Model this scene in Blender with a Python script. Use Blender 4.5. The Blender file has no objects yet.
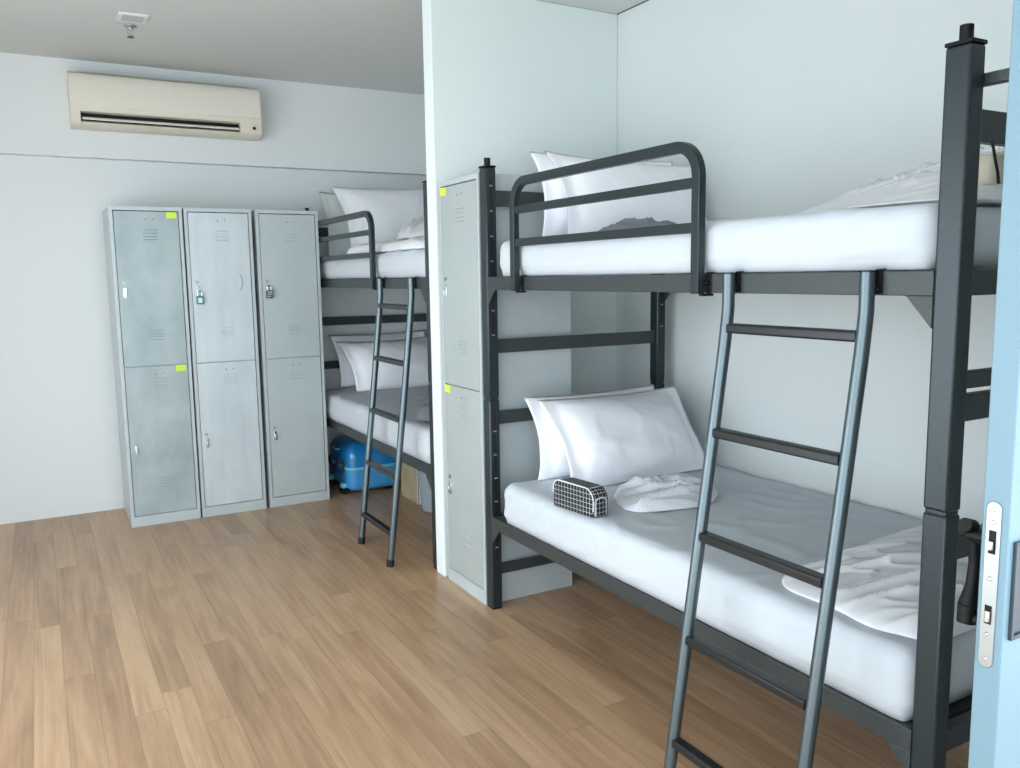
import bpy, bmesh, math, random
from mathutils import Vector, Matrix, noise
PI = math.pi
sc = bpy.context.scene
col = sc.collection
random.seed(4)

# ------------------------------------------------------------------ materials
def srgb(r, g, b):
    f = lambda c: (c/255/12.92) if c/255 <= .04045 else ((c/255+.055)/1.055)**2.4
    return (f(r), f(g), f(b), 1)

def nodes(name):
    m = bpy.data.materials.new(name); m.use_nodes = True
    nt = m.node_tree; b = nt.nodes['Principled BSDF']
    return m, nt, b

def mat(name, rgb, rough=.5, metal=0., spec=.5, mottle=0., mscale=4., bump=0., bscale=60., rgb2=None, coat=0., stretch=(1, 1, 1)):
    m, nt, b = nodes(name)
    c = srgb(*rgb)
    b.inputs['Base Color'].default_value = c
    b.inputs['Roughness'].default_value = rough
    b.inputs['Metallic'].default_value = metal
    b.inputs['Specular IOR Level'].default_value = spec
    b.inputs['Coat Weight'].default_value = coat
    tc = nt.nodes.new('ShaderNodeTexCoord')
    mp = nt.nodes.new('ShaderNodeMapping'); mp.inputs['Scale'].default_value = stretch
    nt.links.new(tc.outputs['Object'], mp.inputs['Vector'])
    if mottle or rgb2:
        n = nt.nodes.new('ShaderNodeTexNoise'); n.inputs['Scale'].default_value = mscale
        n.inputs['Detail'].default_value = 5; n.inputs['Roughness'].default_value = .6
        nt.links.new(mp.outputs['Vector'], n.inputs['Vector'])
        r = nt.nodes.new('ShaderNodeValToRGB')
        r.color_ramp.elements[0].position = .32; r.color_ramp.elements[1].position = .68
        c2 = srgb(*rgb2) if rgb2 else tuple(x*(1-mottle) for x in c[:3])+(1,)
        r.color_ramp.elements[0].color = c2; r.color_ramp.elements[1].color = c
        nt.links.new(n.outputs['Fac'], r.inputs['Fac']); nt.links.new(r.outputs['Color'], b.inputs['Base Color'])
    if bump:
        n = nt.nodes.new('ShaderNodeTexNoise'); n.inputs['Scale'].default_value = bscale; n.inputs['Detail'].default_value = 3
        nt.links.new(mp.outputs['Vector'], n.inputs['Vector'])
        bp = nt.nodes.new('ShaderNodeBump'); bp.inputs['Strength'].default_value = bump; bp.inputs['Distance'].default_value = .004
        nt.links.new(n.outputs['Fac'], bp.inputs['Height']); nt.links.new(bp.outputs['Normal'], b.inputs['Normal'])
    return m

M = {}
M['wall'] = mat('wall_paint', (220, 224, 224), .75, bump=.08, bscale=90)
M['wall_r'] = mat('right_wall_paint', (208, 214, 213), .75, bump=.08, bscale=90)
M['partition'] = mat('partition_paint', (226, 234, 232), .7, bump=.06, bscale=90)
M['ceiling'] = mat('ceiling_paint', (205, 207, 204), .85)
M['gap'] = mat('gap_shade', (70, 74, 76), .8)
M['steel'] = mat('hammered_grey_steel', (50, 60, 63), .3, .4, .5, mottle=.25, mscale=160, bump=.12, bscale=260)
M['rail'] = mat('flat_grey_steel', (68, 74, 74), .42, .3, .4, mottle=.2, mscale=120, bump=.15, bscale=260)
M['stile'] = mat('glossy_grey_tube', (98, 110, 114), .3, .8, .5, mottle=.1, mscale=200, bump=.08, bscale=300)
M['rung'] = mat('dark_rung_steel', (42, 45, 46), .3, .4)
M['black'] = mat('black_plastic', (8, 9, 10), .55, spec=.3)
M['rubber'] = mat('black_rubber', (14, 14, 15), .7)
M['chrome'] = mat('chrome', (205, 208, 210), .22, 1.)
M['sheet'] = mat('white_sheet', (197, 204, 209), .9, spec=.2, bump=.25, bscale=14)
M['pillow'] = mat('white_pillowcase', (244, 246, 250), .9, spec=.2, bump=.3, bscale=18)
M['pillow_grey'] = mat('pale_grey_pillowcase', (205, 212, 210), .9, spec=.2, bump=.3, bscale=18)
M['duvet'] = mat('off_white_duvet', (224, 226, 228), .9, spec=.2, bump=.4, bscale=22)
M['towel'] = mat('white_towel', (230, 233, 237), 1., spec=.1, bump=.8, bscale=240)
M['greycloth'] = mat('grey_cloth', (128, 132, 136), 1., spec=.1, bump=.8, bscale=160)
M['beige'] = mat('beige_cloth', (196, 190, 172), .95, spec=.1, bump=.4, bscale=40)
M['locker_a'] = mat('locker_paint_mottled', (176, 189, 190), .42, .15, .5, rgb2=(150, 166, 169), mscale=5, bump=.05, stretch=(1, 1, .8))
M['locker_b'] = mat('locker_paint_pale', (206, 216, 220), .42, .15, .5, rgb2=(190, 202, 207), mscale=5, bump=.05, stretch=(2, 1, .5))
M['locker_c'] = mat('locker_paint_mid', (186, 197, 197), .42, .12, .5, rgb2=(178, 190, 191), mscale=3, bump=.05)
M['locker_body'] = mat('locker_body_paint', (190, 199, 200), .42, .12, .5, rgb2=(182, 192, 194), mscale=6)
M['locker_d'] = mat('locker_paint_grey', (176, 184, 182), .42, .15, .5, rgb2=(170, 179, 178), mscale=4)
M['sticker'] = mat('yellow_green_sticker', (214, 240, 60), .6)
M['ac'] = mat('aged_cream_plastic', (218, 213, 196), .45, bump=.02)
M['ac2'] = mat('pale_cream_plastic', (224, 220, 206), .35)
M['door'] = mat('pale_blue_door_paint', (112, 141, 154), .45)
M['plate'] = mat('brushed_steel', (170, 176, 176), .35, .9)
M['handle_grey'] = mat('dark_grey_recess', (62, 70, 76), .4, .3)
M['blue'] = mat('blue_glossy_shell_shaded', (30, 124, 186), .22, coat=.4)  # upper half of the suitcase, shadow put into its blue
M['blue_lit'] = mat('blue_glossy_shell_lit', (66, 150, 206), .25, coat=.4)  # same suitcase blue, lightened for the better lit lower half
M['blue_band'] = mat('pale_teal_band', (110, 190, 205), .35)
M['card'] = mat('tan_board', (176, 162, 132), .8, rgb2=(158, 146, 118), mscale=7)
M['white_edge'] = mat('white_edge', (225, 225, 220), .7)
M['bin'] = mat('grey_bin_plastic', (150, 160, 168), .5)
M['teal'] = mat('teal_padlock_body', (40, 150, 160), .35)
M['navy'] = mat('dark_padlock_body', (44, 56, 72), .35)
M['mark'] = mat('grey_scuff', (120, 130, 134), .6)
M['plaster'] = mat('white_plate_plastic', (226, 228, 226), .5)
M['plate_grey'] = mat('grey_plate_inset', (188, 192, 192), .6)
M['white_frame'] = mat('white_window_frame', (235, 236, 236), .4)

def glass():
    m, nt, b = nodes('window_glass')
    out = nt.nodes['Material Output']
    tr = nt.nodes.new('ShaderNodeBsdfTransparent'); gl = nt.nodes.new('ShaderNodeBsdfGlossy'); gl.inputs['Roughness'].default_value = .03
    mx = nt.nodes.new('ShaderNodeMixShader'); mx.inputs[0].default_value = .06
    nt.links.new(tr.outputs[0], mx.inputs[1]); nt.links.new(gl.outputs[0], mx.inputs[2]); nt.links.new(mx.outputs[0], out.inputs[0])
    return m
M['glass'] = glass()

def floor_mat():
    m, nt, b = nodes('wood_plank_floor')
    N = nt.nodes.new; L = nt.links.new
    tc = N('ShaderNodeTexCoord')
    sp = N('ShaderNodeSeparateXYZ'); L(tc.outputs['Object'], sp.inputs[0])
    W, LEN = .0965, 1.35
    def mth(op, a, bb=None, c=None):
        n = N('ShaderNodeMath'); n.operation = op
        for i, v in enumerate((a, bb, c)):
            if v is None: continue
            if isinstance(v, (int, float)): n.inputs[i].default_value = v
            else: L(v, n.inputs[i])
        return n.outputs[0]
    xs = mth('DIVIDE', mth('ADD', sp.outputs['X'], .012), W)
    row = mth('FLOOR', xs); fx = mth('SUBTRACT', xs, row)
    wn = N('ShaderNodeTexWhiteNoise'); wn.noise_dimensions = '1D'; L(row, wn.inputs['W'])
    ys = mth('ADD', mth('DIVIDE', sp.outputs['Y'], LEN), wn.outputs['Value'])
    cell = mth('FLOOR', ys); fy = mth('SUBTRACT', ys, cell)
    cb = N('ShaderNodeCombineXYZ'); L(row, cb.inputs[0]); L(cell, cb.inputs[1])
    w2 = N('ShaderNodeTexWhiteNoise'); w2.noise_dimensions = '3D'; L(cb.outputs[0], w2.inputs['Vector'])
    # sub-strips printed in each plank
    s2 = mth('FLOOR', mth('MULTIPLY', xs, 2)); cb2 = N('ShaderNodeCombineXYZ'); L(s2, cb2.inputs[0]); L(mth('FLOOR', mth('ADD', mth('MULTIPLY', ys, 1.6), mth('MULTIPLY', s2, .37))), cb2.inputs[1])
    w3 = N('ShaderNodeTexWhiteNoise'); w3.noise_dimensions = '3D'; L(cb2.outputs[0], w3.inputs['Vector'])
    # grain
    mp = N('ShaderNodeMapping'); mp.inputs['Scale'].default_value = (46, 2.0, 1); L(tc.outputs['Object'], mp.inputs[0])
    off = N('ShaderNodeVectorMath'); off.operation = 'ADD'; L(mp.outputs[0], off.inputs[0])
    sc3 = N('ShaderNodeVectorMath'); sc3.operation = 'SCALE'; sc3.inputs['Scale'].default_value = 30; L(w2.outputs['Color'], sc3.inputs[0]); L(sc3.outputs[0], off.inputs[1])
    g = N('ShaderNodeTexNoise'); g.inputs['Scale'].default_value = 1; g.inputs['Detail'].default_value = 7; g.inputs['Roughness'].default_value = .65; g.inputs['Distortion'].default_value = .6
    L(off.outputs[0], g.inputs['Vector'])
    mp2 = N('ShaderNodeMapping'); mp2.inputs['Scale'].default_value = (7, .9, 1); L(tc.outputs['Object'], mp2.inputs[0])
    off2 = N('ShaderNodeVectorMath'); off2.operation = 'ADD'; L(mp2.outputs[0], off2.inputs[0]); L(sc3.outputs[0], off2.inputs[1])
    g2 = N('ShaderNodeTexNoise'); g2.inputs['Scale'].default_value = 1; g2.inputs['Detail'].default_value = 3; g2.inputs['Distortion'].default_value = 1.2; L(off2.outputs[0], g2.inputs['Vector'])
    v = mth('ADD', mth('MULTIPLY', w2.outputs['Value'], .15), .12)
    v = mth('ADD', v, mth('MULTIPLY', g.outputs['Fac'], .52))
    v = mth('ADD', v, mth('MULTIPLY', g2.outputs['Fac'], .42))
    r = N('ShaderNodeValToRGB'); cr = r.color_ramp
    cr.elements[0].position = .40; cr.elements[0].color = srgb(128, 101, 76)
    cr.elements[1].position = .98; cr.elements[1].color = srgb(204, 174, 141)
    e = cr.elements.new(.60); e.color = srgb(166, 133, 102)
    e = cr.elements.new(.76); e.color = srgb(188, 155, 121)
    L(v, r.inputs['Fac'])
    # thin joints
    ex = mth('MINIMUM', fx, mth('SUBTRACT', 1, fx)); ey = mth('MINIMUM', fy, mth('SUBTRACT', 1, fy))
    j = mth('MAXIMUM', mth('LESS_THAN', ex, .012), mth('LESS_THAN', ey, .0012))
    mx = N('ShaderNodeMix'); mx.data_type = 'RGBA'; mx.inputs['B'].default_value = srgb(74, 54, 40)
    L(mth('MULTIPLY', j, .38), mx.inputs['Factor']); L(r.outputs['Color'], mx.inputs['A'])
    L(mx.outputs['Result'], b.inputs['Base Color'])
    b.inputs['Roughness'].default_value = .36
    rr = mth('ADD', .27, mth('MULTIPLY', g.outputs['Fac'], .16)); L(rr, b.inputs['Roughness'])
    bp = N('ShaderNodeBump'); bp.inputs['Strength'].default_value = .12; bp.inputs['Distance'].default_value = .002
    L(g.outputs['Fac'], bp.inputs['Height']); L(bp.outputs[0], b.inputs['Normal'])
    return m
M['floor'] = floor_mat()

def grid_mat():
    m, nt, b = nodes('black_white_grid_fabric')
    N = nt.nodes.new; L = nt.links.new
    tc = N('ShaderNodeTexCoord'); sp = N('ShaderNodeSeparateXYZ'); L(tc.outputs['Object'], sp.inputs[0])
    outs = []
    for ax, ph in (('X', .5), ('Y', .5), ('Z', .2)):
        a = N('ShaderNodeMath'); a.operation = 'MULTIPLY_ADD'; a.inputs[1].default_value = 1/.0165; a.inputs[2].default_value = 20+ph; L(sp.outputs[ax], a.inputs[0])
        f = N('ShaderNodeMath'); f.operation = 'FRACT'; L(a.outputs[0], f.inputs[0])
        l = N('ShaderNodeMath'); l.operation = 'LESS_THAN'; l.inputs[1].default_value = .085; L(f.outputs[0], l.inputs[0]); outs.append(l.outputs[0])
    q = N('ShaderNodeMath'); q.operation = 'MAXIMUM'; L(outs[0], q.inputs[0]); L(outs[2], q.inputs[1])
    q2 = N('ShaderNodeMath'); q2.operation = 'MAXIMUM'; L(q.outputs[0], q2.inputs[0]); L(outs[1], q2.inputs[1])
    mx = N('ShaderNodeMix'); mx.data_type = 'RGBA'; mx.inputs['A'].default_value = srgb(24, 27, 32); mx.inputs['B'].default_value = srgb(196, 202, 204)
    L(q2.outputs[0], mx.inputs['Factor']); L(mx.outputs['Result'], b.inputs['Base Color'])
    b.inputs['Roughness'].default_value = .8
    return m
M['grid'] = grid_mat()
def slots_mat():
    m, nt, b = nodes('black_channel_with_pins')
    N = nt.nodes.new; L = nt.links.new
    tc = N('ShaderNodeTexCoord'); sp = N('ShaderNodeSeparateXYZ'); L(tc.outputs['Object'], sp.inputs[0])
    a = N('ShaderNodeMath'); a.operation = 'MULTIPLY_ADD'; a.inputs[1].default_value = 10; a.inputs[2].default_value = .3; L(sp.outputs['Z'], a.inputs[0])
    f = N('ShaderNodeMath'); f.operation = 'FRACT'; L(a.outputs[0], f.inputs[0])
    l = N('ShaderNodeMath'); l.operation = 'LESS_THAN'; l.inputs[1].default_value = .055; L(f.outputs[0], l.inputs[0])
    mx = N('ShaderNodeMix'); mx.data_type = 'RGBA'; mx.inputs['A'].default_value = srgb(15, 16, 17); mx.inputs['B'].default_value = srgb(150, 156, 156)
    L(l.outputs[0], mx.inputs['Factor']); L(mx.outputs['Result'], b.inputs['Base Color']); b.inputs['Roughness'].default_value = .5
    return m
M['slots'] = slots_mat()

# ------------------------------------------------------------------ helpers
def tag(o, label=None, cat=None, group=None, kind=None):
    if label: o['label'] = label
    if cat: o['category'] = cat
    if group: o['group'] = group
    if kind: o['kind'] = kind
    return o

def empty(name, loc, label, cat, group=None, rz=0):
    o = bpy.data.objects.new(name, None); col.objects.link(o)
    o.location = loc; o.rotation_euler.z = rz; o.empty_display_size = .1
    return tag(o, label, cat, group)

def obj(name, bm, m, parent=None, origin=(0, 0, 0), smooth=False, bevel=0, angle=35, seg=2):
    """bm in world (or root-local) coordinates; origin is subtracted."""
    bmesh.ops.recalc_face_normals(bm, faces=bm.faces)
    me = bpy.data.meshes.new(name)
    if any(origin): bmesh.ops.translate(bm, verts=bm.verts, vec=-Vector(origin))
    if smooth:
        for f in bm.faces: f.smooth = True
    bm.to_mesh(me); bm.free()
    me.materials.append(M[m])
    o = bpy.data.objects.new(name, me); col.objects.link(o)
    if parent is not None: o.parent = parent
    if any(origin): o.location = origin
    if parent is not None and any(origin): o.location = (0, 0, 0)
    if bevel:
        b = o.modifiers.new('bevel', 'BEVEL'); b.width = bevel; b.segments = seg; b.limit_method = 'ANGLE'; b.angle_limit = math.radians(40)
        b.harden_normals = False
        for p in me.polygons: p.use_smooth = True
        try: me.set_sharp_from_angle(angle=math.radians(angle))
        except Exception: pass
    elif smooth:
        try: me.set_sharp_from_angle(angle=math.radians(angle))
        except Exception: pass
    return o

def box(bm, x0, x1, y0, y1, z0, z1):
    v = [bm.verts.new((x, y, z)) for x in (x0, x1) for y in (y0, y1) for z in (z0, z1)]
    for f in ((0, 1, 3, 2), (4, 6, 7, 5), (0, 4, 5, 1), (2, 3, 7, 6), (0, 2, 6, 4), (1, 5, 7, 3)):
        bm.faces.new([v[i] for i in f])
    return bm

def B(*a):
    bm = bmesh.new()
    for t in (a if isinstance(a[0], (tuple, list)) else (a,)): box(bm, *t)
    return bm

def prism(bm, pts, axis, a0, a1):
    """pts: 2D outline in the two other axes (in xyz order); extruded along axis from a0 to a1."""
    def mk(p, a):
        l = list(p); l.insert(axis, a); return bm.verts.new(l)
    A = [mk(p, a0) for p in pts]; C = [mk(p, a1) for p in pts]
    bm.faces.new(A); bm.faces.new(C[::-1])
    n = len(pts)
    for i in range(n): bm.faces.new((A[i], C[i], C[(i+1) % n], A[(i+1) % n]))
    return bm

def sweep(bm, path, prof, closed=False, up=Vector((1, 0, 0))):
    """path: list of Vector; prof: list of (a,b) offsets in (up, side) frame."""
    path = [Vector(p) for p in path]; n = len(path); rings = []
    for i, p in enumerate(path):
        if closed: t = (path[(i+1) % n]-path[i-1]).normalized(); k = 1
        else:
            d0 = (path[i]-path[i-1]).normalized() if i > 0 else None
            d1 = (path[i+1]-path[i]).normalized() if i < n-1 else None
            t = ((d0 or d1)+(d1 or d0)).normalized()
        u = (up-t*up.dot(t)).normalized(); s = t.cross(u)
        rings.append([bm.verts.new(p+u*a+s*b) for a, b in prof])
    m = len(prof)
    for i in range(n if closed else n-1):
        r0, r1 = rings[i], rings[(i+1) % n]
        for j in range(m): bm.faces.new((r0[j], r0[(j+1) % m], r1[(j+1) % m], r1[j]))
    if not closed: bm.faces.new(rings[0][::-1]); bm.faces.new(rings[-1])
    return bm

def circ(r, n=16, r2=None): return [(r*math.cos(2*PI*i/n), (r2 or r)*math.sin(2*PI*i/n)) for i in range(n)]
def rect(a, b): return [(-a, -b), (a, -b), (a, b), (-a, b)]

def cyl(bm, p0, p1, r, n=16, r1=None):
    p0, p1 = Vector(p0), Vector(p1); t = (p1-p0).normalized()
    up = Vector((1, 0, 0)) if abs(t.x) < .9 else Vector((0, 1, 0))
    u = (up-t*up.dot(t)).normalized(); s = t.cross(u); r1 = r if r1 is None else r1
    A = [bm.verts.new(p0+(u*math.cos(2*PI*i/n)+s*math.sin(2*PI*i/n))*r) for i in range(n)]
    C = [bm.verts.new(p1+(u*math.cos(2*PI*i/n)+s*math.sin(2*PI*i/n))*r1) for i in range(n)]
    bm.faces.new(A[::-1]); bm.faces.new(C)
    for i in range(n): bm.faces.new((A[i], A[(i+1) % n], C[(i+1) % n], C[i]))
    return bm

def lathe(bm, prof, c, n=24):
    rings = [[bm.verts.new((c[0]+r*math.cos(2*PI*i/n), c[1]+r*math.sin(2*PI*i/n), c[2]+z)) for i in range(n)] for r, z in prof]
    for a, b in zip(rings, rings[1:]):
        for i in range(n): bm.faces.new((a[i], a[(i+1) % n], b[(i+1) % n], b[i]))
    bm.faces.new(rings[0][::-1]); bm.faces.new(rings[-1])
    return bm

def nz(x, y, z=0.): return noise.noise(Vector((x, y, z)))
def ridge(v): return (1-abs(v)*4.2)

# ------------------------------------------------------------------ room shell
XR, YP0, YP1, YB, YU, ZC, XL = 2.60, 3.485, 3.575, 5.665, 5.585, 2.684, -1.35
def struct(name, bm, m, parent=None, **k):
    return tag(obj(name, bm, m, parent, **k), kind='structure')
struct('floor', B(-1.6, 3.0, -1.6, 5.9, -.1, 0), 'floor')
struct('ceiling', B(-1.6, 2.85, -1.0, 5.9, ZC, ZC+.1), 'ceiling')  # stretch in front of wall_front is an unseen roof added to block overhead light
struct('wall_back', B((XL-.15, 2.8, YB, 5.85, 0, 2.139), (XL-.15, 2.8, YU, 5.85, 2.139, ZC)), 'wall')
struct('wall_right', B(XR, XR+.15, .84, YB, 0, ZC), 'wall_r')
struct('wall_partition', B(1.590, XR, YP0, YP1, 0, ZC), 'partition', bevel=.006, seg=3)
struct('wall_front', B((1.50, XR+.15, .78, .84, 0, ZC), (XL-.15, XL, .78, .84, 0, ZC), (XL, 1.50, .78, .84, 2.42, ZC)), 'wall')
struct('wall_left', B((XL-.12, XL, .84, 1.1, 0, ZC), (XL-.12, XL, 4.1, YB, 0, ZC), (XL-.12, XL, 1.1, 4.1, 2.1, ZC)), 'wall')
struct('shadow_line_1', B(XR-.004, XR+.001, .85, YP0, ZC-.004, ZC+.001), 'gap')  # grey strip painting the shadow line where right wall meets ceiling
w = struct('window_1', B((XL-.10, XL-.05, 1.1, 4.1, 0, .06), (XL-.10, XL-.05, 1.1, 4.1, 2.04, 2.1), *[(XL-.10, XL-.05, y, y+.05, .06, 2.04) for y in (1.1, 2.08, 3.07, 4.05)]), 'white_frame')
obj('pane', B(XL-.078, XL-.073, 1.15, 4.05, .06, 2.04), 'glass', w)

# ------------------------------------------------------------------ door, right edge
DX, DY0, DY1 = 1.258, .70, .742
d = struct('door_1', B(DX, 2.15, DY0, DY1, .012, 2.15), 'door', bevel=.002)
bm = bmesh.new()
def stadium(y0, y1, z0, z1, n=8):
    r = (y1-y0)/2; c = (y0+y1)/2
    return [(c+r*math.cos(a), z1-r+r*math.sin(a)) for a in [PI*i/n for i in range(n+1)]]+[(c+r*math.cos(a), z0+r+r*math.sin(a)) for a in [PI+PI*i/n for i in range(n+1)]]
prism(bm, stadium(.7115, .7345, .79, 1.058), 0, DX-.003, DX)
lp = obj('lock_plate', bm, 'plate', d, bevel=.001)
obj('latch_opening', B((DX-.0035, DX-.003, .717, .728, .975, 1.012), (DX-.0035, DX-.003, .717, .728, .862, .892)), 'black', lp)
bm = bmesh.new(); box(bm, DX-.010, DX-.003, .719, .727, .982, .996); box(bm, DX-.009, DX-.003, .718, .725, .866, .884)
for z in (1.045, 1.025, .935, .845, .805): cyl(bm, (DX-.005, .723, z), (DX-.003, .723, z), .0035, 10)
obj('latch_bolt', bm, 'chrome', lp, bevel=.001)
# recessed pull on the near face
bm = bmesh.new()
x0, x1, z0, z1 = 1.272, 1.335, .84, .997
for t in ((x0, x0+.007, DY0-.006, DY0, z0, z1), (x1-.007, x1, DY0-.006, DY0, z0, z1), (x0+.007, x1-.007, DY0-.006, DY0, z0, z0+.007), (x0+.007, x1-.007, DY0-.006, DY0, z1-.007, z1), (x0+.007, x1-.007, DY0-.002, DY0, z0+.007, z1-.007)): box(bm, *t)
obj('recessed_pull', bm, 'handle_grey', d, bevel=.001)
# black pull on the far face, sticking out past the edge
bm = bmesh.new()
cyl(bm, (1.323, DY1, .975), (1.323, .80, .975), .011, 12)
cyl(bm, (1.333, DY1, .83), (1.333, .80, .83), .011, 12)
path = [(1.308, .80, .993), (1.328, .80, .985), (1.338, .80, .96), (1.342, .80, .92), (1.338, .80, .885), (1.330, .80, .85), (1.326, .80, .82)]
for (p, q, a, b_) in ((path[0], path[1], .012, .014), (path[1], path[2], .012, .009), (path[2], path[3], .009, .0095), (path[3], path[4], .0095, .010), (path[4], path[5], .010, .016), (path[5], path[6], .016, .014)):
    cyl(bm, p, q, a, 14, b_)
obj('pull_handle', bm, 'black', d, smooth=True)

# ------------------------------------------------------------------ lockers
def make_locker(loc, rz, dm, label, sticker_x, group, dep=.45):
    W_, H = .38, 1.83
    t = empty('metal_locker', loc, label, 'locker', group, rz)
    bm = bmesh.new()   # local: x 0..W, front at y=0, back at y=dep
    for a in ((0, .012, .002, dep, .0, H), (W_-.012, W_, .002, dep, 0, H), (.012, W_-.012, dep-.01, dep, .0, H), (.012, W_-.012, .002, dep-.01, H-.01, H), (.012, W_-.012, .002, dep-.01, .04, .055),
              (0, .018, 0, .002, 0, H), (W_-.018, W_, 0, .002, 0, H), (.018, W_-.018, 0, .02, 0, .060), (.018, W_-.018, 0, .02, H-.022, H), (.018, W_-.018, .012, dep-.01, .928, .934)): box(bm, *a)
    obj('body', bm, 'locker_body', t)
    for k, (z0, z1) in enumerate(((.0635, .9285), (.9335, 1.8035))):
        bm = B(.0215, W_-.0215, -.0005, .012, z0, z1)
        def louvre(cx, cz):
            for i in range(4):
                zz = cz-.018*i
                prism(bm, [(-.0045, zz-.001), (-.0005, zz+.005), (-.0005, zz-.001)], 0, cx-.038, cx+.038)
        louvre(.205, z1-.105 if k else z1-.075); louvre(.205, z0+.20 if k else z0+.21)
        dr = obj('door', bm, dm, t, bevel=.0012)
        hz = (1.352 if k else .452)
        bm = B((.045, .062, -.006, -.0005, hz-.028, hz+.028)); box(bm, .049, .058, -.016, -.006, hz-.022, hz+.008)
        obj('handle', bm, 'chrome', dr, bevel=.0015)
        bm = bmesh.new(); cyl(bm, (.05, -.0005, hz+.052), (.05, -.006, hz+.052), .009, 16); cyl(bm, (.05, -.006, hz+.052), (.05, -.0075, hz+.052), .0045, 12)
        obj('lock', bm, 'plate', dr)
        for rx, rz_, rr in ((.185, z1-.045, .005), (.225, z1-.042, .004)):
            bm = bmesh.new(); cyl(bm, (rx, -.0005, rz_), (rx, -.0015, rz_), rr, 10)
            obj('rivet', bm, 'mark', dr)
        if sticker_x is not None:
            sx = sticker_x
            obj('sticker', B(sx, sx+.055, -.0012, -.0005, z1-.036, z1-.002), 'sticker', dr)
    return t
YL = 5.17
lk = 'grey steel lockers'
make_locker((.387, YL, 0), 0, 'locker_a', 'grey two-door steel locker, leftmost of three against back wall, yellow stickers on both doors', .295, lk)
l2 = make_locker((.777, YL, 0), 0, 'locker_b', 'pale grey two-door steel locker in the middle of three, teal padlock on upper door', None, lk)
make_locker((1.180, YL, 0), 0, 'locker_c', 'grey two-door steel locker beside the far bunk bed, dark padlock on its upper door', None, lk)
make_locker((1.600, 3.462, 0), -PI/2, 'locker_d', 'grey two-door steel locker at the head of the near bunk bed against the partition', .015, lk, dep=.447)
# curved scuff on the middle locker's upper door
bm = bmesh.new(); sweep(bm, [(1.062+.022*math.cos(a), YL-.0012, 1.40+.05*math.sin(a)) for a in [(-1.1+2.2*i/12) for i in range(13)]], rect(.0008, .0022), up=Vector((0, 1, 0)))
sd = [c for c in l2.children if c.name.startswith('door')][-1]
so = obj('scuff_mark', bm, 'mark'); so.parent = sd; so.data.transform(Matrix.Translation((-.777, -YL, 0)))

def padlock(x, y, z, m, label, dial):
    t = empty('padlock', (x, y, z), label, 'padlock')
    bm = bmesh.new()
    sweep(bm, [(-.011, 0, .018), (-.011, 0, .036)]+[(-.011*math.cos(a), 0, .036+.011*math.sin(a)) for a in [PI*i/8 for i in range(1, 8)]]+[(.011, 0, .036), (.011, 0, .018)], circ(.003, 8), up=Vector((0, 1, 0)))
    obj('shackle', bm, 'chrome', t, smooth=True)
    b_ = obj('lock_body', B(-.02, .02, -.009, .009, -.028, .02), m, t, bevel=.004)
    if dial:
        obj('dial', B(*[(-.017, .017, -.0105, -.009, z0, z0+.008) for z0 in (-.022, -.009, .004)]), 'chrome', b_)
    else:
        obj('label_plate', B(-.011, .011, -.0105, -.009, -.02, .008), 'plaster', b_)
padlock(.835, YL-.018, 1.305, 'teal', 'small teal padlock hanging on the middle locker of the back row', False)
padlock(1.238, YL-.018, 1.330, 'navy', 'small dark padlock hanging on the locker next to the far bunk bed', True)

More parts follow.
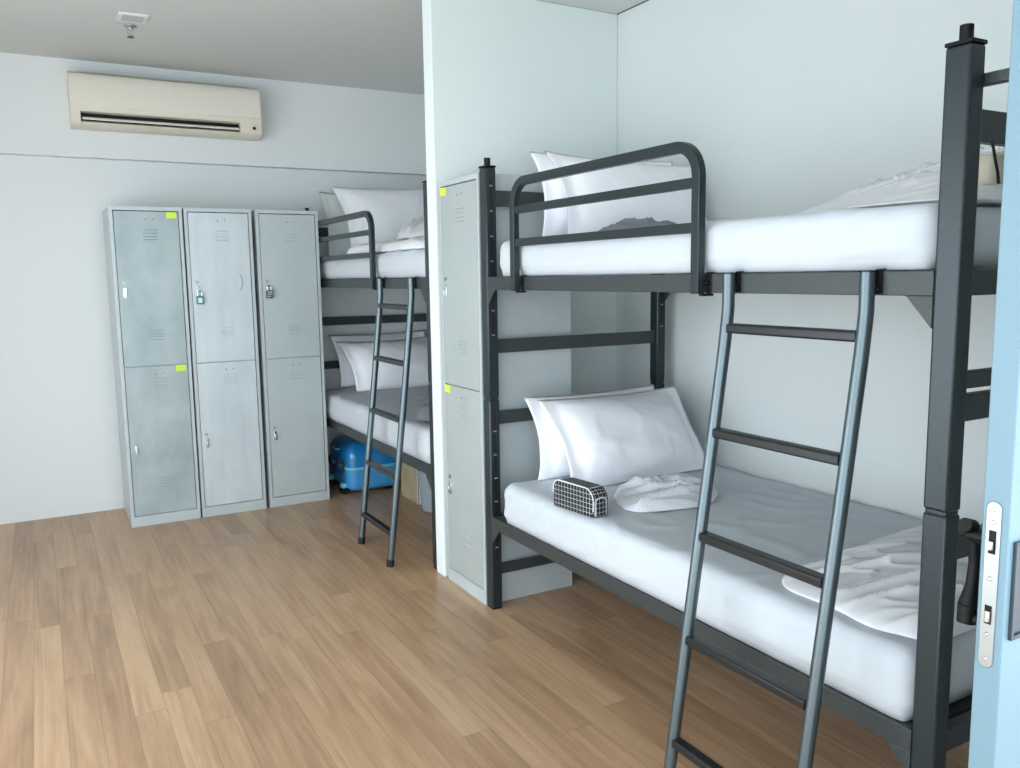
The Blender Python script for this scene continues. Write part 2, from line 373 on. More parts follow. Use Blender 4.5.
# ------------------------------------------------------------------ bunk beds
PW, PD = .048, .056
def make_bed(oy, low, label, guard_y, foot_extra):
    """oy: Y of the foot-end outer face. head end at oy+2.058. origin x = 1.60."""
    X0, X1 = 1.60, 2.53
    L = 2.058
    root = empty('bunk_bed', (X0, oy, 0), label, 'bunk bed', 'bunk beds')
    W_ = X1-X0
    o = lambda n, bm, m, p=root, **k: obj(n, bm, m, p, **k)
    for (px, py, face) in ((0, 0, 1), (W_-PW, 0, 1), (0, L-PD, -1), (W_-PW, L-PD, -1)):
        bm = B((px, px+PW, py, py+PD, .006, .905), (px, px+PW, py, py+PD, .912, 1.845), (px+.0025, px+PW-.0025, py+.0025, py+PD-.0025, .90, .917))
        p = o('post', bm, 'steel', bevel=.006)
        bm = B(px-.001, px+PW+.001, py-.001, py+PD+.001, 1.845, 1.853); cyl(bm, (px+PW/2, py+PD/2, 1.853), (px+PW/2, py+PD/2, 1.885), .013, 16)
        o('post_cap', bm, 'black', p, bevel=.0015)
        o('foot_pad', B(px+.002, px+PW-.002, py+.002, py+PD-.002, 0, .006), 'rubber', p)
        yf = py if face < 0 else py+PD
        ya, yb = (yf-.0012, yf) if face < 0 else (yf, yf+.0012)
        cx = px+PW/2
        for z0, z1 in ((1.16, 1.80), (.22, .87)):
            o('slot_channel', B(cx-.0065, cx+.0065, ya, yb, z0, z1), 'slots', p)
    # side rails with end gussets
    for hz in (low, 1.358):
        for sx in (0, 1):
            xa, xb = (.0, .030) if sx == 0 else (W_-.030, W_)
            bm = B(xa, xb, PD, L-PD, hz, hz+.052)
            xg0, xg1 = (xa, xa+.006) if sx == 0 else (xb-.006, xb)
            for ya, sg in ((PD, 1), (L-PD, -1)):
                prism(bm, [(ya, hz+.0005), (ya+sg*.066, hz+.0005), (ya+sg*.058, hz-.004), (ya, hz-.068)], 0, xg0, xg1)
            o('side_rail', bm, 'rail', bevel=.002)
    # end rails
    for y0, foot in ((.016, True), (L-PD+.016, False)):
        zs = [(.145, .185), (low, low+.052), (.797, .850), (1.096, 1.152), (1.358, 1.41)]
        zs.append((1.665, 1.728) if foot else (1.695, 1.757))
        if foot and foot_extra: zs.append((1.165, 1.200))
        for z0, z1 in zs: o('end_rail', B(PW, W_-PW, y0, y0+.026, z0, z1), 'rail', bevel=.002)
    if foot_extra:
        bm = B((.0485, .068, -.20, .040, 1.768, 1.792))
        o('bracket_arm', bm, 'rail', bevel=.003)
    # decks
    for hz in (low, 1.358):
        o('deck', B(.031, W_-.031, PD+.002, L-PD-.002, hz+.030, hz+.046), 'rail')
    # guardrail hoop on the aisle side
    g0, g1 = guard_y
    r, zt, zb = .085, 1.772, 1.356
    t = .0155
    path = [(-.022, g0, zb), (-.022, g0, zt-t-r)]
    path += [(-.022, g0+r-r*math.cos(a), zt-t-r+r*math.sin(a)) for a in [PI/2*i/8 for i in range(1, 9)]]
    path += [(-.022, g1-r+r*math.sin(a), zt-t-r+r*math.cos(a)) for a in [PI/2*i/8 for i in range(0, 9)]]
    path += [(-.022, g1, zb)]
    bm = bmesh.new(); sweep(bm, path, rect(.0125, t)); 
    for z in (1.655, 1.535): box(bm, -.031, -.013, g0+t, g1-t, z-.014, z+.014)
    g = o('guardrail', bm, 'steel', bevel=.002)
    for gy in (g0, g1):
        bm = B((-.031, .008, gy-.032, gy-.016, 1.350, 1.357), (-.004, -.0005, gy-.032, gy-.016, 1.357, 1.4105), (-.006, .012, gy-.032, gy-.016, 1.4105, 1.414))
        cyl(bm, (-.010, gy-.0165, 1.385), (-.010, gy-.03, 1.385), .006, 10)
        o('clamp', bm, 'black', g, bevel=.001)
    return root
near = make_bed(1.017, .359, 'dark grey steel bunk bed nearest the camera, black grid pouch on its lower mattress', (.735, 1.737), True)
far = make_bed(3.586, .457, 'dark grey steel bunk bed beyond the partition, blue suitcase under it', (.69, 1.80), False)

def make_ladder(y0, y1, xf, label):
    t = empty('bunk_ladder', (xf, (y0+y1)/2, 0), label, 'ladder', 'bunk bed ladders')
    org = tuple(t.location)
    xt, zb = 1.580, 1.285
    def xz(z): return xt if z > zb else xf+(xt-xf)*(z/zb)
    for y in (y0, y1):
        path = [(xt, y, 1.409), (xt, y, zb+.04), (xt-.003, y, zb+.01)]+[(xz(z)+(-.002 if z > 1.2 else 0), y, z) for z in (1.23, .9, .5, .03)]
        bm = bmesh.new(); sweep(bm, path, circ(.0165, 20), up=Vector((0, 1, 0)))
        s = obj('stile', bm, 'stile', t, origin=org, smooth=True)
        bm = bmesh.new(); cyl(bm, (xz(0), y, 0), (xz(.035), y, .035), .0185, 20)
        obj('rubber_foot', bm, 'rubber', s, origin=org, smooth=True)
        bm = B((1.5965, 1.5995, y-.024, y-.008, 1.362, 1.412), (1.5965, 1.608, y-.024, y-.008, 1.412, 1.415), (1.585, 1.5965, y-.022, y-.010, 1.368, 1.376))
        cyl(bm, (xt, y, 1.409), (xt, y, 1.4125), .0175, 20)
        obj('hook', bm, 'black', s, origin=org)
    for z in (1.268, .995, .720, .442, .162):
        x = xz(z)
        # flat oval tread, level
        bm = bmesh.new(); sweep(bm, [(x, y0-.012, z), (x, y1+.012, z)] if y0 > y1 else [(x, y0+.012, z), (x, y1-.012, z)], [(-.017, -.008), (-.013, -.0125), (.013, -.0125), (.017, -.008), (.017, .008), (.013, .0125), (-.013, .0125), (-.017, .008)])
        obj('rung', bm, 'rung', t, origin=org, bevel=.001)
    return t
make_ladder(1.634, 1.214, 1.385, 'dark grey tubular steel ladder hooked on the near bunk bed')
make_ladder(4.185, 3.765, 1.425, 'dark grey tubular steel ladder hooked on the far bunk bed beyond the partition')

# ------------------------------------------------------------------ bedding
def mattress(x0, x1, y0, y1, z0, z1, label, seed, m='sheet', r=.045):
    bm = bmesh.new()
    nx, ny, nzz = 44, 150, 10
    cache = {}
    def V(i, j, k):
        key = (i, j, k)
        if key in cache: return cache[key]
        def rm(t):  # finer sampling near the edges
            return .5-.5*math.cos(PI*t) if False else t
        u, v, w_ = i/nx, j/ny, k/nzz
        # concentrate the outer cells
        def conc(t, n, L_):
            e = r/L_*1.0
            k2 = 3/n
            if t <= k2: return e*t/k2
            if t >= 1-k2: return 1-e*(1-t)/k2
            return e+(1-2*e)*(t-k2)/(1-2*k2)
        X = x0+(x1-x0)*conc(u, nx, x1-x0); Y = y0+(y1-y0)*conc(v, ny, y1-y0); Z = z0+(z1-z0)*w_
        p = Vector((X, Y, Z))
        c = Vector((min(max(X, x0+r), x1-r), min(max(Y, y0+r), y1-r), min(max(Z, z0+r), z1-r)))
        dv = p-c
        q = c+dv.normalized()*r if dv.length > 1e-6 else p
        if dv.length > 1e-6:
            # pull in: points on the box surface go to the rounded surface
            pass
        n = dv.normalized() if dv.length > 1e-6 else Vector((0, 0, 1))
        # folds: diagonal pulls on the sides, soft long creases on top
        side = max(0, 1-abs(n.z)) * (1 if n.x < -.2 else .5)
        a = (Y*1.0+Z*2.2)*9
        f1 = max(0, ridge(nz(a, Z*5+X*2, seed)))**2*.012
        f1 *= .35+.9*max(0, nz(Y*1.4, seed*3.1)+.3)
        low_ = max(0, (z0+.06-q.z)/.06) if q.z < z0+.06 else 0
        f3 = nz(Y*22, Z*8, seed+9)*.003*low_
        top = max(0, n.z)
        f2 = nz(X*2.2+Y*.5, Y*1.1, seed+4)*.007+max(0, ridge(nz(X*2+Y*3.5, Y*1.0-X*5, seed+7)))**2*.006
        q = q+n*(side*(f1+f3))+Vector((0, 0, 1))*top*f2*(1 if n.z > .6 else .5)
        if k == 0: q.z = z0
        q.x = min(q.x, XR-.004)
        cache[key] = bm.verts.new(q); return cache[key]
    def F(*ks):
        vs = [V(*k) for k in ks]
        bm.faces.new(vs)
    for i in range(nx):
        for j in range(ny):
            F((i, j, 0), (i, j+1, 0), (i+1, j+1, 0), (i+1, j, 0)); F((i, j, nzz), (i+1, j, nzz), (i+1, j+1, nzz), (i, j+1, nzz))
    for i in range(nx):
        for k in range(nzz):
            F((i, 0, k), (i+1, 0, k), (i+1, 0, k+1), (i, 0, k+1)); F((i, ny, k), (i, ny, k+1), (i+1, ny, k+1), (i+1, ny, k))
    for j in range(ny):
        for k in range(nzz):
            F((0, j, k), (0, j, k+1), (0, j+1, k+1), (0, j+1, k)); F((nx, j, k), (nx, j+1, k), (nx, j+1, k+1), (nx, j, k+1))
    c = ((x0+x1)/2, (y0+y1)/2, z0)
    return tag(obj('mattress', bm, m, origin=c, smooth=True, angle=180), label, 'mattress', 'bunk bed mattresses')
mattress(1.596, 2.585, 1.085, 2.925, .4125, .575, 'mattress in a white fitted sheet on lower bunk of the near bed', 1)
mattress(1.603, 2.585, 1.085, 2.945, 1.4125, 1.552, 'mattress in a white fitted sheet on upper bunk of the near bed', 5)
mattress(1.596, 2.585, 3.655, 5.50, .5105, .675, 'mattress in a white fitted sheet on lower bunk of the far bed', 11)
mattress(1.606, 2.585, 3.655, 5.50, 1.4125, 1.545, 'mattress in a white fitted sheet on upper bunk of the far bed', 17)

def pillow(c, xv, yv, T, label, seed, m='pillow', flange=.06, zmin=None, ymax=None, curl=.03):
    c, xv, yv = Vector(c), Vector(xv), Vector(yv)   # half vectors
    n = xv.cross(yv).normalized()
    bm = bmesh.new(); nu, nv = 44, 30
    fu = flange/xv.length; fv = flange*.25/yv.length
    grid = {}
    for sgn in (1, -1):
        for i in range(nu+1):
            for j in range(nv+1):
                edge = i in (0, nu) or j in (0, nv)
                if edge and sgn < 0: grid[(sgn, i, j)] = grid[(1, i, j)]; continue
                s = -1+2*i/nu; t = -1+2*j/nv
                si = max(-1, min(1, s/(1-fu))); ti = max(-1, min(1, t/(1-fv)))
                h = (max(0, 1-abs(si)**2.6)**.55)*(max(0, 1-abs(ti)**2.6)**.6)
                inwards = 1-.07*(1-t*t)*abs(s)**3; inw2 = 1-.06*(1-s*s)*abs(t)**3
                # radiating corner creases
                wr = 0
                for cs in (-1, 1):
                    for ct in (-1, 1):
                        dx, dy = s-cs, t-ct; rr = math.hypot(dx, dy*.7)
                        an = math.atan2(dy, dx)
                        wr += math.cos(an*9+seed*ct+cs)*math.exp(-rr*3.4)*.008
                wr += nz(s*2.2+seed, t*1.8)*.012+max(0, ridge(nz(s*2.4+t*1.5, t*1.2-s+seed, seed)))**3*.006
                hh = (T/2*h+max(-T*.3*h, wr*min(1, h*1.5)*(1 if sgn > 0 else .5)))*sgn
                if abs(hh) < .0035: hh = sgn*.0035*min(1, (1-max(abs(s), abs(t)))*8)
                p = c+xv*s*inwards+yv*t*inw2+n*hh
                p += n*(-curl*(t*t)+.012*nz(s*1.3, t*1.3, seed+3)+ (.006*nz(s*2.5, t*2.5, seed) if abs(s) > 1-fu else 0))
                if zmin is not None: p.z = max(p.z, zmin+.002*(1+sgn))
                if ymax is not None: p.y = min(p.y, ymax-.002*(1+sgn))
                p.x = min(p.x, XR-.006)
                grid[(sgn, i, j)] = bm.verts.new(p)
        for i in range(nu):
            for j in range(nv):
                q = [grid[(sgn, i, j)], grid[(sgn, i+1, j)], grid[(sgn, i+1, j+1)], grid[(sgn, i, j+1)]]
                if len(set(q)) == 4:
                    try: bm.faces.new(q if sgn > 0 else q[::-1])
                    except ValueError: pass
    return tag(obj('pillow', bm, m, origin=tuple(c-Vector((0, 0, yv.z))), smooth=True, angle=180), label, 'pillow', 'pillows')

# lower near: two leaning on the headboard
pillow((2.075, 2.885, .748), (.35, .01, .0), (-.0, .05, .175), .12, 'white pillow leaning on near lower headboard, behind the other pillow', 2.3, zmin=.578, ymax=3.0)
pillow((2.095, 2.715, .757), (.365, .01, .0), (-.015, .105, .175), .14, 'white pillow at front of the lower near bunk, behind the grid pouch', 5.1, zmin=.58)
# upper near
pillow((2.165, 2.925, 1.737), (.375, .0, 0), (-.01, .03, .180), .10, 'white pillow against the wall end of near upper bunk, hindmost of two', 8.2, zmin=1.556, ymax=3.0)
pillow((2.18, 2.785, 1.72), (.385, .005, -.012), (-.012, .06, .178), .14, 'white pillow in front on the near upper bunk behind the guardrail', 3.7, zmin=1.557)
# lower far
pillow((2.09, 5.485, .852), (.36, .01, 0), (-.02, .04, .19), .10, 'white pillow leaning on far lower headboard, hindmost of two', 6.1, zmin=.68, ymax=5.58)
pillow((2.11, 5.29, .838), (.365, .02, 0), (-.03, .11, .175), .14, 'white pillow at front of the lower far bunk', 9.4, zmin=.68)
# upper far
pillow((1.97, 5.46, 1.755), (.28, .0, 0), (-.01, .04, .235), .10, 'pale grey pillow standing at the head of far upper bunk', 4.4, m='pillow_grey', zmin=1.55, ymax=5.6, flange=.05)
pillow((2.15, 5.34, 1.785), (.38, .02, .01), (-.04, .05, .24), .14, 'large white pillow standing on the far upper bunk', 7.7, zmin=1.55)

def rumple(name, c, outline, H, label, cat, m, seed, group=None, dirv=(1, .4), fs=1., fold=.35, power=3.0, base=0., nr=30, na=96, prof=None):
    """crumpled cloth heap; outline: list of (dx,dy) around centre c."""
    bm = bmesh.new(); cx, cy, cz = c; n = len(outline)
    def out(a):
        t = a/(2*PI)*n; i = int(t) % n; f = t-int(t)
        p0, p1, p2, p3 = (Vector(outline[(i+k) % n]) for k in (-1, 0, 1, 2))
        return .5*((2*p1)+(-p0+p2)*f+(2*p0-5*p1+4*p2-p3)*f*f+(-p0+3*p1-3*p2+p3)*f**3)
    d = Vector(dirv).normalized(); e = Vector((-d.y, d.x))
    top, bot = [], []
    for k in range(1, nr+1):
        rr = k/nr; R_ = []; S_ = []
        for j in range(na):
            a = 2*PI*j/na; o = out(a); o = o*(1+.05*nz(math.cos(a)*3+seed, math.sin(a)*3, seed))
            x, y = cx+o.x*rr, cy+o.y*rr
            u = (x*d.x+y*d.y)*fs; v = (x*e.x+y*e.y)*fs
            env = max(0, 1-rr**power)**.6
            f = max(0, ridge(nz(v*9, u*2.2+seed, seed)))**2*.6+max(0, ridge(nz(v*17+u*4, u*5, seed+5)))**2*.25+.35*nz(u*4, v*5, seed+2)
            hp = prof(o.x*rr, o.y*rr) if prof else 1.
            z = cz+base+H*env*hp*(1-fold+fold*f)
            R_.append(bm.verts.new((min(x, XR-.006), y, max(z, cz+.003)))); S_.append((x, y))
        top.append(R_)
    ctr = bm.verts.new((cx, cy, cz+base+H*(prof(0, 0) if prof else 1)*(1-fold*.6)))
    for j in range(na): bm.faces.new((ctr, top[0][j], top[0][(j+1) % na]))
    for k in range(nr-1):
        for j in range(na): bm.faces.new((top[k][j], top[k+1][j], top[k+1][(j+1) % na], top[k][(j+1) % na]))
    low = [bm.verts.new((v.co.x, v.co.y, cz+.0005)) for v in top[-1]]
    for j in range(na): bm.faces.new((top[-1][j], low[j], low[(j+1) % na], top[-1][(j+1) % na]))
    bm.faces.new(low[::-1])
    return tag(obj(name, bm, m, origin=c, smooth=True, angle=180), label, cat, group)

rumple('duvet', (2.08, 1.36, .583), [(.50, .0), (.49, .22), (.25, .27), (-.05, .24), (-.37, .18), (-.42, -.05), (-.38, -.25), (.0, -.26), (.48, -.26)], .115,
       'rumpled off-white duvet heaped at the foot of the near lower bunk', 'duvet', 'duvet', 3.3, 'duvets', dirv=(1, -.5), power=2.6, fold=.42, nr=70, na=220, fs=1.05, prof=lambda dx, dy: max(.4, min(1, .75-dy*.6)))
rumple('duvet', (2.17, 1.55, 1.560), [(.42, .0), (.41, .40), (.20, .55), (-.12, .38), (-.38, .10), (-.45, -.40), (.0, -.45), (.42, -.44)], .34,
       'rumpled off-white duvet heaped at foot of the near upper bunk', 'duvet', 'duvet', 6.8, 'duvets', dirv=(.9, -.9), power=2.6, fold=.3, nr=70, na=220, fs=1.0, prof=lambda dx, dy: max(.10, min(1, .42-dy*.55+dx*1.0)))
rumple('duvet', (2.10, 4.28, 1.552), [(.47, .0), (.46, .55), (.0, .62), (-.46, .58), (-.48, .0), (-.47, -.55), (.0, -.58), (.46, -.56)], .075,
       'white duvet spread flat over the far upper mattress', 'duvet', 'duvet', 1.9, 'duvets', dirv=(.2, 1), power=14, fold=.25, nr=40, na=120)
rumple('duvet', (2.08, 4.34, 1.622), [(.33, .0), (.3, .22), (.0, .26), (-.26, .18), (-.33, -.02), (-.3, -.22), (.0, -.26), (.3, -.22)], .20,
       'bunched white blanket on top of flat duvet at the far upper bunk', 'blanket', 'duvet', 8.9, dirv=(1, .6), power=2, fold=.5, fs=1.4)
rumple('duvet', (2.16, 3.98, .684), [(.38, .0), (.36, .22), (.0, .26), (-.30, .2), (-.32, -.02), (-.30, -.24), (.0, -.28), (.36, -.27)], .07,
       'flat white duvet at the foot of the far lower bunk', 'duvet', 'duvet', 4.1, 'duvets', dirv=(1, -.4), power=4, fold=.5)
rumple('towel', (2.005, 2.40, .583), [(.22, -.02), (.21, .11), (.05, .15), (-.12, .12), (-.21, -.0), (-.22, -.13), (-.02, -.19), (.14, -.14)], .09,
       'folded white towel lying in front of pillow beside the grid pouch', 'towel', 'towel', 2.2, dirv=(1, -.2), power=5, fold=.6, fs=1.2)
rumple('grey_cloth', (1.83, 2.34, 1.556), [(.10, .0), (.07, .14), (-.02, .21), (-.08, .12), (-.08, -.06), (-.05, -.2), (.03, -.19), (.08, -.12)], .055,
       'crumpled grey cloth behind the guardrail on the near upper bunk', 'cloth', 'greycloth', 5.6, dirv=(.2, 1), power=3, fold=.5, fs=1.6)
rumple('grey_pouch', (1.715, 3.88, .696), [(.07, .0), (.05, .06), (0, .08), (-.05, .06), (-.07, .0), (-.05, -.06), (0, -.07), (.05, -.06)], .085,
       'small dark grey bag on foot of the far lower bunk', 'bag', 'greycloth', 7.1, dirv=(1, 0), power=3, fold=.15, nr=16, na=40)
rumple('beige_cloth', (1.97, 1.18, 1.60), [(.09, .0), (.07, .045), (0, .055), (-.07, .045), (-.09, .0), (-.07, -.045), (0, -.05), (.07, -.045)], .085,
       'small beige cloth bundle on the upper bunk beside right foot post', 'cloth', 'beige', 2.9, dirv=(0, 1), power=4, fold=.15, nr=16, na=40)

# pouch
def pouch():
    a = math.radians(-83)
    p0 = Vector((1.637, 2.41, .582))
    t = empty('grid_pouch', p0, 'black zip pouch with white grid pattern on the near lower mattress', 'pouch', rz=a)
    Lh, D, H = .108, .038, .098
    # outline in local x/z with rounded top corners
    pts = [(-Lh, .004), (-Lh+.004, 0), (Lh-.004, 0), (Lh, .004)]
    for i in range(9):
        th = PI/2*i/8; pts.append((Lh-.045+.045*math.cos(th), H-.045+.045*math.sin(th)))
    for i in range(9):
        th = PI/2+PI/2*i/8; pts.append((-Lh+.032+.032*math.cos(th), H-.032+.032*math.sin(th)))
    bm = bmesh.new()
    rings = []
    for y, s in ((-D, .93), (-D*.9, .985), (-D*.5, 1.01), (0, 1.02), (D*.5, 1.01), (D*.9, .985), (D, .93)):
        rings.append([bm.verts.new((x*s, y, .0+(z-H*.5)*s+H*.5 if z > .01 else z)) for x, z in pts])
    n = len(pts)
    for r0, r1 in zip(rings, rings[1:]):
        for i in range(n): bm.faces.new((r0[i], r0[(i+1) % n], r1[(i+1) % n], r1[i]))
    bm.faces.new(rings[0]); bm.faces.new(rings[-1][::-1])
    obj('pouch_body', bm, 'grid', t, smooth=True, angle=50)
    bm = bmesh.new()
    path = [(x*1.0, -D*.93, z+.0005) for x, z in pts[3:] if z > .02]
    path = [(Lh*.985, -D*.93, .02)]+path+[(-Lh*.985, -D*.93, .05)]
    sweep(bm, path, circ(.0022, 8), up=Vector((0, 1, 0)))
    obj('piping', bm, 'plaster', t, smooth=True)
    bm = bmesh.new(); sweep(bm, [(-Lh-.001, -.01, .07), (-Lh-.012, -.01, .062), (-Lh-.012, -.01, .045), (-Lh-.001, -.01, .038)], rect(.006, .0012), up=Vector((0, 1, 0)))
    obj('side_tab', bm, 'black', t)
pouch()

# ------------------------------------------------------------------ under the far bed
def suitcase():
    x0, x1, y0, y1, H = 1.69, 2.06, 5.16, 5.60, .345
    t = empty('suitcase', ((x0+x1)/2, (y0+y1)/2, 0), 'blue hard shell suitcase lying under the far bunk bed', 'suitcase')
    org = tuple(t.location)
    def shell(z0, z1, r, rt, flip):
        bm = bmesh.new(); n = 14; lay = 8; rings = []
        for k in range(lay+1):
            a = PI/2*k/lay
            ins = rt*(1-math.cos(a)); h = (rt*math.sin(a))
            for_z = (z1-rt+h) if not flip else (z0+rt-h)
            ring = []
            for cxx, cyy, a0 in ((x1-r, y1-r, 0), (x0+r, y1-r, PI/2), (x0+r, y0+r, PI), (x1-r, y0+r, 3*PI/2)):
                for i in range(7):
                    an = a0+PI/2*i/6; rr = max(.004, r-ins*.8)
                    q = Vector((cxx+rr*math.cos(an), cyy+rr*math.sin(an)))
                    # move the corner centres in with the inset
                    q -= Vector((math.copysign(1, cxx-(x0+x1)/2), math.copysign(1, cyy-(y0+y1)/2)))*(ins-(r-rr) if ins > (r-rr) else 0)
                    ring.append(bm.verts.new((q.x, q.y, for_z)))
            rings.append(ring)
        base = [bm.verts.new((v.co.x, v.co.y, z0 if not flip else z1)) for v in rings[0]]
        rings.insert(0, base); m = len(base)
        for a_, b_ in zip(rings, rings[1:]):
            for i in range(m): bm.faces.new((a_[i], a_[(i+1) % m], b_[(i+1) % m], b_[i]))
        bm.faces.new(rings[0][::-1]); bm.faces.new(rings[-1])
        return bm
    obj('upper_shell', shell(.185, H, .06, .10, False), 'blue', t, origin=org, smooth=True, angle=60)
    obj('lower_shell', shell(.02, .168, .06, .05, True), 'blue_lit', t, origin=org, smooth=True, angle=60)
    bm = bmesh.new()
    path = []
    for cxx, cyy, a0 in ((x1-.06, y1-.06, 0), (x0+.06, y1-.06, PI/2), (x0+.06, y0+.06, PI), (x1-.06, y0+.06, 3*PI/2)):
        for i in range(7):
            an = a0+PI/2*i/6; path.append((cxx+.060*math.cos(an), cyy+.060*math.sin(an), .1765))
    sweep(bm, path, rect(.0085, .004), closed=True, up=Vector((0, 0, 1)))
    obj('band', bm, 'blue_band', t, origin=org, smooth=True)
    for y in (5.25, 5.38, 5.51):
        b_ = obj('clasp', B((x0-.009, x0+.001, y-.022, y+.022, .145, .215), (x0-.014, x0-.009, y-.012, y+.012, .155, .195)), 'handle_grey', t, origin=org, bevel=.002)
    for y in (5.24, 5.52):
        bm = bmesh.new(); cyl(bm, (x0-.012, y-.02, .03), (x0-.012, y+.02, .03), .026, 18)
        obj('wheel', bm, 'black', t, origin=org)
        bm = B(x0-.03, x0+.004, y-.026, y+.026, .045, .075)
        obj('wheel_housing', bm, 'blue_band', t, origin=org, bevel=.004)
    for y in (5.24, 5.52):
        obj('foot_stud', B(x1-.09, x1-.05, y-.02, y+.02, 0, .021), 'black', t, origin=org)
    bm = bmesh.new(); sweep(bm, [(x0, 5.43, .29), (x0-.02, 5.42, .285), (x0-.02, 5.34, .285), (x0, 5.33, .29)], rect(.005, .008), up=Vector((0, 0, 1)))
    obj('carry_handle', bm, 'blue_band', t, origin=org)
suitcase()
t = empty('tan_box', (2.10, 4.86, 0), 'tan cardboard box with white edge under the far bunk between suitcase and bin', 'box')
obj('box_body', B(1.995, 2.25, 4.735, 5.02, 0, .315), 'card', t, origin=(2.10, 4.86, 0), bevel=.002)
obj('edge_tape', B((1.9925, 1.995, 4.727, 4.745, 0, .315), (1.9925, 2.01, 4.727, 4.735, 0, .315)), 'white_edge', t, origin=(2.10, 4.86, 0))
t = empty('waste_bin', (2.05, 4.575, 0), 'round grey plastic waste bin with black liner under the far bunk', 'bin')
bm = bmesh.new(); lathe(bm, [(.07, 0), (.088, .004), (.093, .02), (.112, .27), (.117, .275), (.117, .285), (.108, .285)], (0, 0, 0), 32)
obj('bin_body', bm, 'bin', t, smooth=True)
bm = bmesh.new(); lathe(bm, [(.1185, .262), (.120, .288), (.118, .292), (.100, .290), (.06, .2865)], (0, 0, 0), 32)
obj('bin_liner', bm, 'black', t, smooth=True)

# ------------------------------------------------------------------ air conditioner
def aircon():
    x0, x1, YF = .250, 1.306, 5.410
    t = empty('air_conditioner', ((x0+x1)/2, YU, 2.285), 'cream wall-mounted split air conditioner above the lockers', 'air conditioner')
    org = tuple(t.location)
    prof = [(YU, 2.292), (5.50, 2.286), (YF+.03, 2.298), (YF+.016, 2.312), (YF+.014, 2.314), (5.470, 2.328), (5.470, 2.366), (YF+.008, 2.372), (YF+.004, 2.386), (YF+.004, 2.52), (YF+.014, 2.562), (YF+.045, 2.588), (YF+.09, 2.597), (YU, 2.597)]
    bm = bmesh.new(); prism(bm, prof, 0, x0+.05, x1-.13)
    solid = [p for p in prof if p[0] != 5.470]
    for a, b_ in ((x0, x0+.05), (x1-.13, x1)):
        prism(bm, solid, 0, a, b_)
    obj('body', bm, 'ac', t, origin=org, bevel=.006, seg=3)
    prof2 = [(YF+.006, 2.398), (YF-.002, 2.402), (YF-.002, 2.522), (YF+.008, 2.562), (YF+.020, 2.578), (YF+.026, 2.572), (YF+.012, 2.55), (YF+.006, 2.52)]
    bm = bmesh.new(); prism(bm, prof2, 0, x0+.006, x1-.006)
    obj('front_panel', bm, 'ac2', t, origin=org, bevel=.002)
    obj('air_outlet', B(x0+.052, x1-.132, 5.458, 5.469, 2.328, 2.366), 'black', t, origin=org)
    bm = bmesh.new(); prism(bm, [(YF+.010, 2.326), (YF+.006, 2.332), (YF+.012, 2.339), (YF+.026, 2.343), (YF+.028, 2.339), (YF+.018, 2.335)], 0, x0+.058, x1-.138)
    obj('air_flap', bm, 'ac2', t, origin=org)
    obj('indicator', B(x1-.055, x1-.040, YF-.001, YF+.012, 2.335, 2.350), 'black', t, origin=org)
    bm = bmesh.new()
    for k in range(9): box(bm, x0+.05, x1-.05, YF+.06+.014*k, YF+.066+.014*k, 2.596, 2.600)
    obj('intake_grille', bm, 'plate_grey', t, origin=org)
aircon()

# ------------------------------------------------------------------ sprinkler, ceiling plate, cable
t = empty('ceiling_plate', (.512, 4.585, ZC), 'small white square access plate on the ceiling', 'plate')
obj('frame', B(.445, .580, 4.52, 4.66, ZC-.007, ZC), 'plaster', t, origin=(.512, 4.585, ZC), bevel=.002)
obj('inset', B(.465, .560, 4.54, 4.64, ZC-.0085, ZC-.007), 'plate_grey', t, origin=(.512, 4.585, ZC))
t = empty('fire_sprinkler', (.515, 4.74, ZC), 'chrome fire sprinkler head on the ceiling above the air conditioner', 'sprinkler')
bm = bmesh.new(); lathe(bm, [(.03, 0), (.029, -.006), (.014, -.010), (.012, -.022)], (0, 0, 0)); obj('escutcheon', bm, 'plate', t, smooth=True)
bm = bmesh.new()
for s in (-1, 1): sweep(bm, [(s*.010, 0, -.022), (s*.014, 0, -.034), (s*.006, 0, -.050), (s*.003, 0, -.054)], rect(.0025, .002), up=Vector((0, 1, 0)))
cyl(bm, (0, 0, -.022), (0, 0, -.05), .003, 10)
obj('yoke', bm, 'chrome', t)
bm = bmesh.new(); lathe(bm, [(.016, -.058), (.017, -.055), (.004, -.053)], (0, 0, 0)); obj('deflector', bm, 'handle_grey', t)
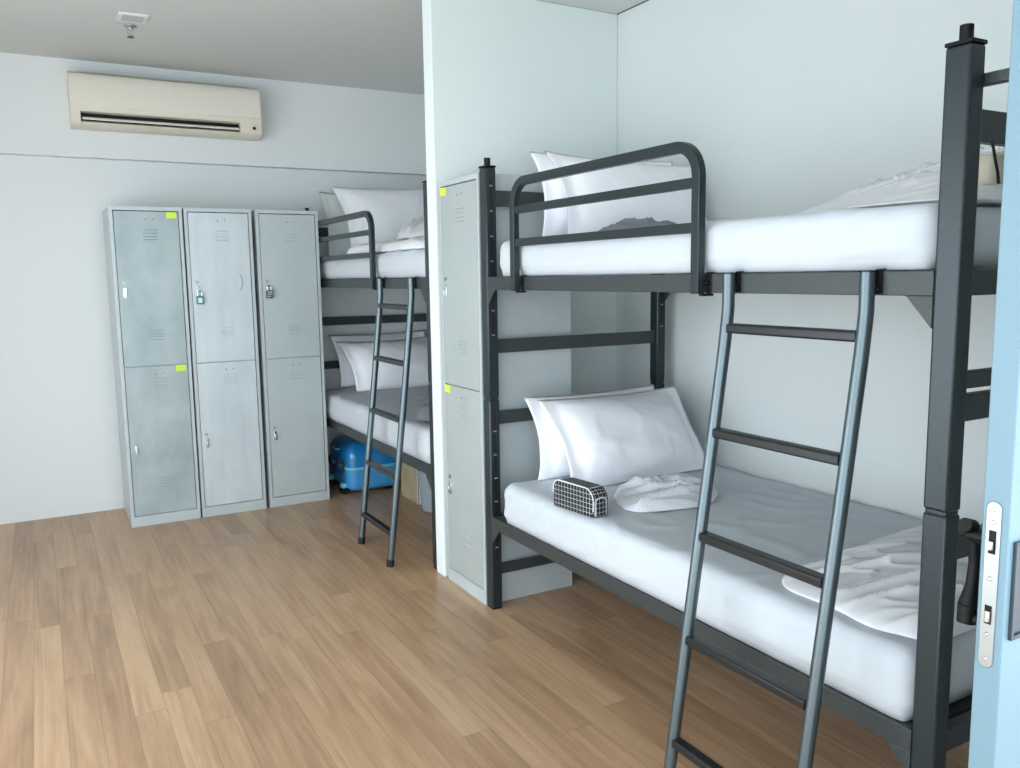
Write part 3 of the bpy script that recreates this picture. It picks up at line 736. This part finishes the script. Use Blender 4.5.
bm = bmesh.new(); sweep(bm, [(1.700, 1.028, 1.666), (1.702, 1.025, 1.650), (1.712, 1.025, 1.625), (1.726, 1.028, 1.605), (1.734, 1.03, 1.585)], circ(.003, 8), up=Vector((0, 1, 0)))
tag(obj('cable', bm, 'black', origin=(1.70, 1.028, 1.58), smooth=True), 'short black cable hanging from the top foot rail of near bunk', 'cable')

# ------------------------------------------------------------------ light
wd = bpy.data.worlds.new('world'); sc.world = wd; wd.use_nodes = True
bg = wd.node_tree.nodes['Background']; bg.inputs[0].default_value = (.81, .91, 1.0, 1); bg.inputs[1].default_value = 4.1
def area(name, loc, rot, sx, sy, e, c, spread=PI):
    l = bpy.data.lights.new(name, 'AREA'); l.shape = 'RECTANGLE'; l.size = sx; l.size_y = sy; l.energy = e; l.color = c; l.spread = spread
    o = bpy.data.objects.new(name, l); col.objects.link(o); o.location = loc; o.rotation_euler = rot; return o
area('window_daylight', (XL-.16, 2.6, 1.05), (0, -PI/2, 0), 1.95, 2.9, 39, (.93, .97, 1.0))

# ------------------------------------------------------------------ camera
cam = bpy.data.cameras.new('camera'); co = bpy.data.objects.new('camera', cam); col.objects.link(co)
F_, YAW, PITCH, ROLL, HC = 836.1008, .5126, .1278, -.0146, 1.4103
cam.sensor_fit = 'HORIZONTAL'; cam.sensor_width = 36; cam.lens = F_/1020*36; cam.clip_start = .02
f = Vector((math.sin(YAW)*math.cos(PITCH), math.cos(YAW)*math.cos(PITCH), -math.sin(PITCH)))
r = Vector((math.cos(YAW), -math.sin(YAW), 0)); u = r.cross(f)
r2 = r*math.cos(ROLL)+u*math.sin(ROLL); u2 = -r*math.sin(ROLL)+u*math.cos(ROLL)
mw = Matrix((r2, u2, -f)).transposed().to_4x4(); mw.translation = (0, 0, HC)
co.matrix_world = mw
sc.camera = co
sc.view_settings.view_transform = 'Standard'; sc.view_settings.look = 'None'
sc.view_settings.exposure = 0.06; sc.view_settings.gamma = 1; sc.view_settings.use_curve_mapping = False
sc.cycles.use_denoising = True
sc.cycles.max_bounces = 16; sc.cycles.diffuse_bounces = 16
